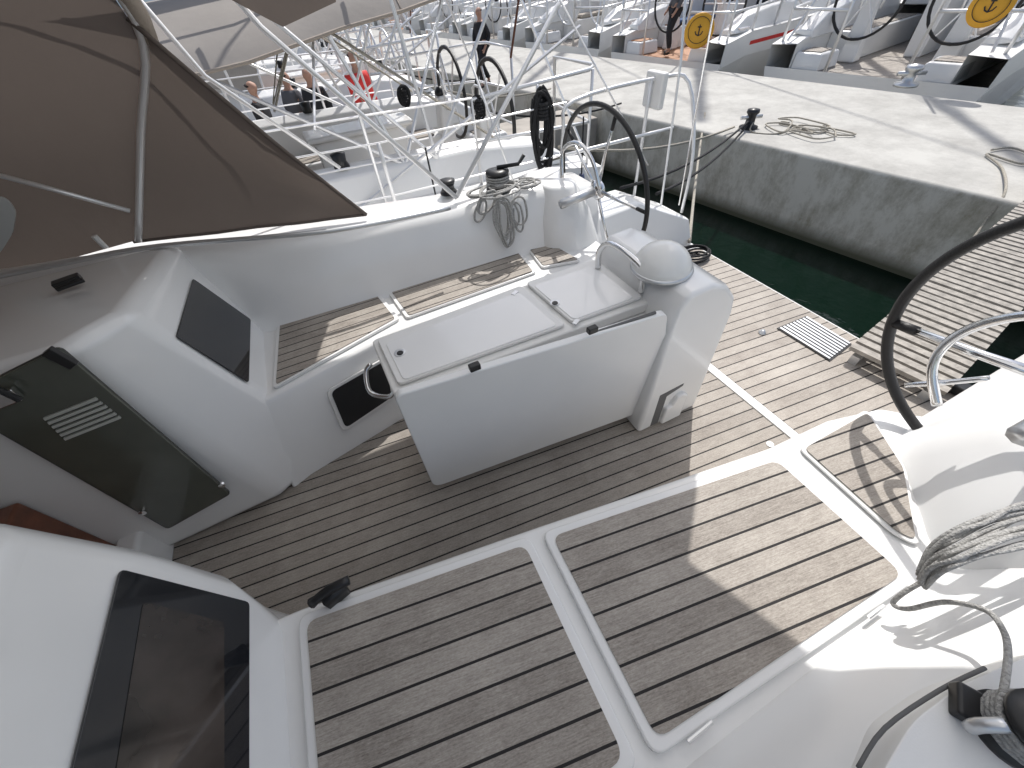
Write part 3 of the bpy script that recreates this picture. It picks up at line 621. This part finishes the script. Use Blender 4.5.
    mk('hatch',MB().box((-5.2,0,.90),(.5,.5,.03)),'glass',roof,bevel=.01)
    if hood:
        A=catmull([(-2.6,-.98,.6),(-2.55,-.92,1.0),(-2.5,-.7,1.28),(-2.5,0,1.38),(-2.5,.7,1.28),(-2.55,.92,1.0),(-2.6,.98,.6)],3)
        C=catmull([(-3.9,-.9,.6),(-3.85,-.85,.8),(-3.8,-.6,.88),(-3.8,0,.92),(-3.8,.6,.88),(-3.85,.85,.8),(-3.9,.9,.6)],3)
        Bm=[a.lerp(c,.4)+Vector((0,0,.16)) for a,c in zip(A,C)]
        hd=mk('sprayhood',MB().loft([A,Bm,C],caps=False,closed=False),canvas,K,smooth=True)
        mk('hood_frame',MB().tube([p+Vector((.02,0,0)) for p in A],.013,6),'rail',hd,smooth=True)
    if bimini:
        A=[]
        for x,ze in ((-4.2,.96),(-3.5,1.14),(-3.1,1.26),(-2.5,1.30),(-1.9,1.39),(-1.5,1.43),(-1.05,1.50)):
            A.append(catmull([(x,-.98,ze),(x,-.80,ze+.12),(x,-.4,ze+.26),(x,0,ze+.32),(x,.4,ze+.26),(x,.80,ze+.12),(x,.98,ze)],3))
        bi_=mk('bimini',MB().loft(A,caps=False,closed=False),canvas,K,smooth=True)
        mk('bimini_edge',MB().tube([a[0] for a in A],.010,6),'tan',bi_,smooth=True)
        for k in (2,5): mk('bimini_seam',MB().tube([p+Vector((0,0,.003)) for p in A[k]],.004,6),'tan',bi_,smooth=True)
        for s in (1,-1):
            for x,z in ((-2.8,1.28),(-1.2,1.47),(-2.0,1.38)): mk('bimini_pole',MB().tube([(-1.75,s*1.10,.6),(x,s*.95,z)],.013,6),'rail',bi_)
    ms=mk('mast',MB().tube([(-4.8,0,.8),(-4.8,0,13)],.075,10),'alu',K,smooth=True)
    bm_=mk('boom',MB().tube([(-4.7,0,1.75),(-1.6,0,1.95)],.06,8),'alu',K,smooth=True)
    mk('sail_bag',MB().loft([[Vector((x,y*k,z0+z*k)) for y,z in ((-.09,0),(-.14,.16),(-.06,.36),(.06,.36),(.14,.16),(.09,0))] for x,z0,k in ((-4.65,1.8,1.1),(-3,1.9,.9),(-1.7,1.99,.6))]),bag,bm_,smooth=True)
    mk('mainsheet',MB().tube([(-1.9,0,1.9),(-2.5,.1,.9),(-1.7,0,1.9),(-2.5,-.1,.9)],.009,5),'ropel',bm_)
    for s in (1,-1): mk('spreader',MB().tube([(-4.8,0,5.2),(-4.8,s*.55,5.2)],.02,6),'alu',ms)
    return K
def place(x,y,rz,label,sc=1.0,z=0,**k):
    r=thing('sailing_boat',label,'boat',(0,0,0),k.pop('group',None))
    make_yacht(r,**k); r.location=(x,y,z); r.rotation_euler=(0,0,rz); r.scale=(sc,sc,sc); return r
G1='sailing boats moored in a row beside the foreground boat'; G2='sailing boats moored stern to on the far side of the quay'
tilt=R(1)
place(2.35,4.45,tilt,'neighbouring white sailing boat with a pale grey bimini, right beside the foreground boat',canvas='greycan',bimini=True,hood=False,group=G1,trim='teakF')
place(2.3,8.25,tilt,'second boat over from the foreground boat, with orange toned teak cockpit',canvas='beigecan',trim='terra',group=G1,thick=1.3)
place(1.9,11.4,tilt,'third boat over from the foreground boat, with navy canvas hood',sc=1.05,canvas='bluecan',bag='bluecan',group=G1,stripe='seam',cush='cushion',thick=1.5)
place(1.5,14.5,tilt,'fourth boat over from the foreground boat, without a spray hood',sc=1.05,canvas='greycan',hood=False,group=G1,bag='beigecan',thick=1.6)
place(1.0,17.6,tilt,'fifth boat over from the foreground boat, with beige hood and bag',sc=1.05,canvas='beigecan',bag='beigecan',group=G1,stripe='red',thick=1.8)
place(.5,20.7,tilt,'sixth boat over from the foreground boat, with navy sail bag',sc=1.05,canvas='greycan',bag='bluecan',group=G1,thick=1.8)
place(0,23.8,tilt,'seventh boat over from the foreground boat, with beige sail bag and navy hood',sc=1.05,canvas='bluecan',bag='beigecan',group=G1,thick=1.8)
qf=lambda y:qe(y)+QW+.75
lab2=['boat across the quay at the right edge, its stern cut by the frame',
'boat across the quay with a yellow disc near the top right corner',
'boat across the quay carrying the yellow disc near the top centre',
'fourth boat across the quay counted from the right, with beige hood',
'fifth boat across the quay counted from the right, with navy hood',
'sixth boat across the quay counted from the right, without a hood',
'seventh boat across the quay counted from the right',
'eighth boat across the quay counted from the right']
cv=['greycan','greycan','bluecan','beigecan','bluecan','greycan','beigecan','bluecan']
for i,y in enumerate((.9,4.75,8.6,12.3,16.0,19.7,23.4,27.1)):
    sc=(1.25,1.28,1.22,1.25,1.2,1.25,1.25,1.25)[i]
    place(qf(y)+(0,.15,-.1,.1,0,.2,0,0)[i],y,PI+R((8,10,7,9,9,10,8,9)[i]),lab2[i],sc=sc,z=-.10,canvas=cv[i],bag=cv[(i+1)%8],hood=(i!=5),group=G2,trim=['teakF','teakA','terra','teakF'][i%4],stripe=['seam','bluecan','red'][i%3],cush=[None,None,'cushion','beigecan'][i%4],thick=1.3)
def disc(c,r,label,n):
    c=Vector(c); t=thing('lifebuoy_cover',label,'lifebuoy',c)
    mk('cover',MB().lathe(c,[(r*.9,-.04),(r,-.02),(r,.03),(r*.93,.05),(.001,.055)],32,n),'yellow',t,smooth=True)
    nn=Vector(n).normalized(); u=Vector((0,0,1)); u=(u-nn*u.dot(nn)).normalized(); w=nn.cross(u); cc=c+nn*.058
    mk('emblem_ring',MB().tube([cc+(u*math.cos(2*PI*k/32)+w*math.sin(2*PI*k/32))*r*.74 for k in range(32)],.018*r,5,closed=True),'ink',t)
    mk('emblem',MB().tube([cc+u*r*.3,cc-u*r*.28],.04*r,5),'ink',t)
    mk('emblem_bar',MB().tube([cc+w*r*.14+u*r*.18,cc-w*r*.14+u*r*.18],.035*r,5),'ink',t)
    mk('emblem_arc',MB().tube([cc+w*r*.26-u*r*.06,cc+w*r*.17-u*r*.23,cc-u*r*.30,cc-w*r*.17-u*r*.23,cc-w*r*.26-u*r*.06],.035*r,5),'ink',t)
disc(RX(699,31,7.75),.27,'yellow round lifebuoy cover on a stern rail, near the top centre right',(-1,-1.0,.45))
disc(RX(992,5,8.2),.21,'yellow round lifebuoy cover on a stern rail at the top right corner',(-1,-.35,.1))
# ================================================================ quay furniture
def qp(u,v): return W(u,v,-.05)
c=qp(748,128); t=thing('mooring_bollard','black bollard on the near quay edge right of the far wheel','bollard',c)
mk('post',MB().lathe(c,[(.11,0),(.11,.02),(.055,.04),(.05,.14),(.075,.17),(.07,.2),(.001,.21)],16),'black',t,smooth=True)
mk('crossbar',MB().tube([c+Vector((-.12,.05,.12)),c+Vector((.12,-.05,.12))],.022),'alu',t,smooth=True)
c=qp(905,86); t=thing('mooring_bollard','pale metal bollard on the far edge of the quay','bollard',c)
mk('post',MB().lathe(c,[(.15,0),(.15,.03),(.07,.05),(.06,.16),(.11,.2),(.1,.24),(.001,.26)],16),'alu',t,smooth=True)
mk('crossbar',MB().tube([c+Vector((-.15,.1,.15)),c+Vector((.15,-.1,.15))],.03),'alu',t,smooth=True)
mb=MB(); c=qp(805,131)
pts=[]
for k in range(40):
    cx=.16*math.sin(k*.21); cy=.25*math.cos(k*.33)
    a=k*1.05+random.uniform(-.35,.35); rr=random.uniform(.08,.26); pts.append(c+Vector((cx+rr*.8*math.cos(a),cy+rr*1.2*math.sin(a),.012+.0008*k)))
pts+= [c+Vector((-.3,.1,.01)),c+Vector((-.5,.35,.01)),qp(752,128)+Vector((0,0,.08))]
mb.tube(pts,.009,6,sm=4); tag(mk('rope_coil',mb,'ropel',None,smooth=True),'pale rope lying in loose loops on the quay by the bollard','rope')
pts=[qp(990,152),qp(1010,150),qp(1030,158),qp(1020,166),qp(985,156),qp(1000,170),qp(1003,195)]
rope('quay_rope',[p+Vector((0,0,.02)) for p in pts]+[RX(985,222,5.05),RX(972,240,4.9)],.010,'ropel','thin pale rope hanging over the quay edge near the gangway')
def sag(a,b,s,n=10):
    a=Vector(a);b=Vector(b); return [a.lerp(b,k/n)-Vector((0,0,s*4*(k/n)*(1-k/n))) for k in range(n+1)]
bo=qp(748,128)+Vector((0,0,.1))
rope('mooring_line',sag((1.9,2.3,.45),bo,.12),.012,'ropeb','upper black mooring line from our stern to the bollard',sm=0)
rope('mooring_line',sag((2.3,2.35,.30),bo+Vector((0,0,-.04)),.12),.012,'ropeb','lower black mooring line from our stern to the bollard',sm=0)
rope('mooring_line',sag((2.35,1.96,.06),qp(705,113),.08),.013,'ropel','pale mooring line from our stern corner to the quay',sm=0)
for i,(yy,xx) in enumerate(((3.5,2.1),(5.4,2.0),(7.1,2.0),(9.1,1.95))):
    rope('mooring_line',sag((xx,yy,.4),(qe(yy)+.15,yy+.4,.0),.12),.013,['ropel','ropeb'][i%2],['pale mooring line at the near stern corner of the neighbouring boat','black mooring line at the far stern corner of the neighbouring boat','pale mooring line at the near stern corner of the second boat over','black mooring line at the far stern corner of the second boat over'][i],sm=0)
mb=MB(); c=Vector((2.28,1.83,.012)); pts=[]
for k in range(40):
    a=k*.75; rr=.04+.05*abs(math.sin(k*.31)); pts.append(c+Vector((rr*1.5*math.cos(a),rr*math.sin(a),.0012*k)))
mb.tube(pts,.008,6,sm=3); tag(mk('rope_coil',mb,'ropeb',None,smooth=True),'black rope heap on the aft deck corner below the far wheel','rope')
A0=W(846,352,.05); A1_=W(1024,203,.0)
gdir=(A1_-A0); gdir.z=0; gl=gdir.length+.6; gdir.normalize(); gs=Vector((gdir.y,-gdir.x,0))
gw=.42
gt=thing('gangway','wooden slatted gangway bridging our stern to the quay','gangway',A0)
nsl=int(gl/.068)
mb=MB()
for k in range(nsl):
    s=k*.068; a=A0+gdir*s+Vector((0,0,.02+random.uniform(-.002,.002))); b=a+gs*gw
    mb.prism([a,a+gdir*.046,b+gdir*.046,b],(0,0,.022))
mk('slats',mb,'passw',gt)
for o in (0.05,gw-.05):
    a=A0+gs*o; b=a+gdir*gl; mk('side_beam',MB().prism([a-gs*.02,a+gs*.02,b+gs*.02,b-gs*.02],(0,0,-.05)),'alu',gt)
def fender(c,m,label,h=.5,r=.1):
    c=Vector(c); t=thing('fender',label,'fender',c)
    mk('body',MB().lathe(c,[(.02,-h/2-.04),(.03,-h/2),(r*.8,-h/2+.05),(r,-h/2+.12),(r,h/2-.12),(r*.8,h/2-.05),(.03,h/2),(.02,h/2+.04)],16),m,t,smooth=True)
    mk('lanyard',MB().tube([c+Vector((0,0,h/2)),c+Vector((0,.02,h/2+.45))],.006),'ropeb',t)
fender((.7,2.88,.1),'fender','white fender hanging between our boat and the neighbouring one')
fender((2.0,2.95,.05),'fenderb','navy fender hanging at the neighbouring boat stern')
coil(RY(476,96,3.2),(1,0,0),(0,0,1),5,.035,.06,.008,'ropeb','small black rope coil hanging on the neighbouring boat rail',jit=.01)
coil(RY(401,86,4.6),(1,0,0),(0,0,1),5,.045,.09,.010,'ropeb','black rope coil hanging deeper among the neighbouring rigging',jit=.01)
# ================================================================ people
def skin(name,joints,edges,mat,parent,scale,loc,rot,sub=2):
    me=bpy.data.meshes.new(name); me.from_pydata([Vector(j[0]) for j in joints],edges,[])
    me.update(); ob=bpy.data.objects.new(name+'_tmp',me); COL.objects.link(ob)
    m=ob.modifiers.new('skin','SKIN'); m.use_smooth_shade=True
    sv=me.skin_vertices[0].data
    for i,j in enumerate(joints):
        r=j[1]; sv[i].radius=(r,r) if not isinstance(r,tuple) else r
    sv[0].use_root=True
    s=ob.modifiers.new('sub','SUBSURF'); s.levels=sub; s.render_levels=sub
    dg=bpy.context.evaluated_depsgraph_get(); dg.update()
    nm=bpy.data.meshes.new_from_object(ob.evaluated_get(dg)); bpy.data.objects.remove(ob)
    mt=Matrix.Rotation(rot,4,'Z')@Matrix.Scale(scale,4); nm.transform(mt)
    for p in nm.polygons: p.use_smooth=True
    nm.materials.clear(); nm.materials.append(M[mat]); o=bpy.data.objects.new(name,nm); COL.objects.link(o); o.parent=parent
    return o
def person(loc,label,height=1.3,rot=0,jacket='red',trousers='dark',pose='stand'):
    t=thing('person',label,'person',loc); s=height/1.75
    st=.16 if pose=='walk' else .03
    hipL,hipR=(0,.09,.90),(0,-.09,.90)
    kL,kR=(.10+st,.10,.50),(.06-st*.4,-.10,.50); fL,fR=(st*1.3,.10,.08),(-st*1.6,-.10,.10)
    ar=.10 if pose=='walk' else .03
    J=[((0,0,.95),.13),((0,0,1.12),(.12,.14)),((0,0,1.32),(.12,.17)),((0,0,1.46),.075),((0,0,1.53),.055),((.01,0,1.60),.085),((.01,0,1.68),.095),((.01,0,1.74),.06),
       (hipL,.09),(kL,.06),(fL,.042),((fL[0]+.12,.11,.04),.035),(hipR,.09),(kR,.06),(fR,.042),((fR[0]+.12,-.11,.04),.035),
       ((0,.18,1.38),.06),((-.02-ar,.21,1.14),.045),((.08,.21,.92),.032),((.11,.20,.86),.030),
       ((0,-.18,1.38),.06),((-.02+ar,-.21,1.14),.045),((.14,-.19,.94),.032),((.18,-.18,.89),.030),
       ((.105,0,1.64),.018)]
    E=[(0,1),(1,2),(2,3),(3,4),(4,5),(5,6),(6,7),(0,8),(8,9),(9,10),(10,11),(0,12),(12,13),(13,14),(14,15),(2,16),(16,17),(17,18),(18,19),(2,20),(20,21),(21,22),(22,23),(6,24)]
    for hi,(hx,hy,hz) in ((19,(.11,.20,.86)),(23,(.18,-.18,.89))):
        for f in range(4):
            J.append(((hx+.05,hy-.03+.02*f,hz-.06-(.012 if f in(1,2) else 0)),.009)); E.append((hi,len(J)-1))
        J.append(((hx+.05,hy+(-.05 if hy>0 else .05),hz-.01),.010)); E.append((hi,len(J)-1))
    skin('body',J,E,'skin',t,s,loc,rot)
    Jj=[(J[0][0],.15),(J[1][0],(.15,.17)),((0,0,1.30),(.14,.19)),((0,0,1.44),.10),(J[16][0],.075),(J[17][0],.062),((J[18][0][0]-.02,J[18][0][1],J[18][0][2]+.03),.05),(J[20][0],.075),(J[21][0],.062),((J[22][0][0]-.02,J[22][0][1],J[22][0][2]+.03),.05)]
    skin('jacket',Jj,[(0,1),(1,2),(2,3),(2,4),(4,5),(5,6),(2,7),(7,8),(8,9)],jacket,t,s,loc,rot)
    Jt=[((0,0,.98),.145),(hipL,.12),(kL,.085),((fL[0],fL[1],fL[2]+.04),.065),(hipR,.12),(kR,.085),((fR[0],fR[1],fR[2]+.04),.065)]
    skin('trousers',Jt,[(0,1),(1,2),(2,3),(0,4),(4,5),(5,6)],trousers,t,s,loc,rot)
    for f in (fL,fR):
        skin('shoe',[((f[0]-.04,f[1],.045),.05),((f[0]+.15,f[1],.035),.042)],[(0,1)],'black',t,s,loc,rot)
    skin('hair',[((-.015,0,1.70),.098),((-.03,0,1.63),.08)],[(0,1)],'hair',t,s,loc,rot)
    return t
def onpont(u,v,y,label,*a):
    p=RY(u,v,y); h=p.z+.15
    return person(Vector((p.x,p.y,-.15)),label,h,*a)
onpont(350,49,6.12,'person in a red jacket and black trousers standing among the moored boats',R(-60),'red','dark')
onpont(247,80,6.1,'person in dark clothes standing left of the red jacket behind the hood wing',R(-20),'dark','denim')
onpont(304,66,6.2,'person in a dark top between the red jacket and the hood wing',R(-120),'dark','dark')
onpont(281,70,6.5,'person in a grey top half hidden behind the others near the hood wing',R(40),'greycl','dark')
person(W(486,86,-.05),'person in black walking along the quay near the top centre',1.15,R(200),'dark','dark','walk')
person(W(668,54,-.05),'person in dark trousers beside the yellow disc, head above the frame',1.35,R(160),'greycl','dark')
# ================================================================ light
sv=Vector((.514,.54,1.0)).normalized()
sl=bpy.data.lights.new('sun','SUN'); sl.energy=4.1; sl.angle=R(.5); sl.color=(1,.97,.93)
so=bpy.data.objects.new('sun',sl); COL.objects.link(so); so.rotation_euler=sv.to_track_quat('Z','Y').to_euler()
wd=bpy.data.worlds.new('World'); scn.world=wd; wd.use_nodes=True; nt=wd.node_tree
sky=nt.nodes.new('ShaderNodeTexSky'); sky.sky_type='NISHITA'; sky.sun_disc=False
sky.sun_elevation=math.asin(sv.z); sky.sun_rotation=math.atan2(sv.x,sv.y); sky.dust_density=2.5
hs=nt.nodes.new('ShaderNodeHueSaturation'); hs.inputs['Saturation'].default_value=.75; hs.inputs['Value'].default_value=1.05
nt.links.new(sky.outputs[0],hs.inputs['Color'])
nt.links.new(hs.outputs[0],nt.nodes['Background'].inputs['Color']); nt.nodes['Background'].inputs['Strength'].default_value=.15
scn.view_settings.view_transform='Standard'; scn.view_settings.look='None'; scn.view_settings.exposure=0
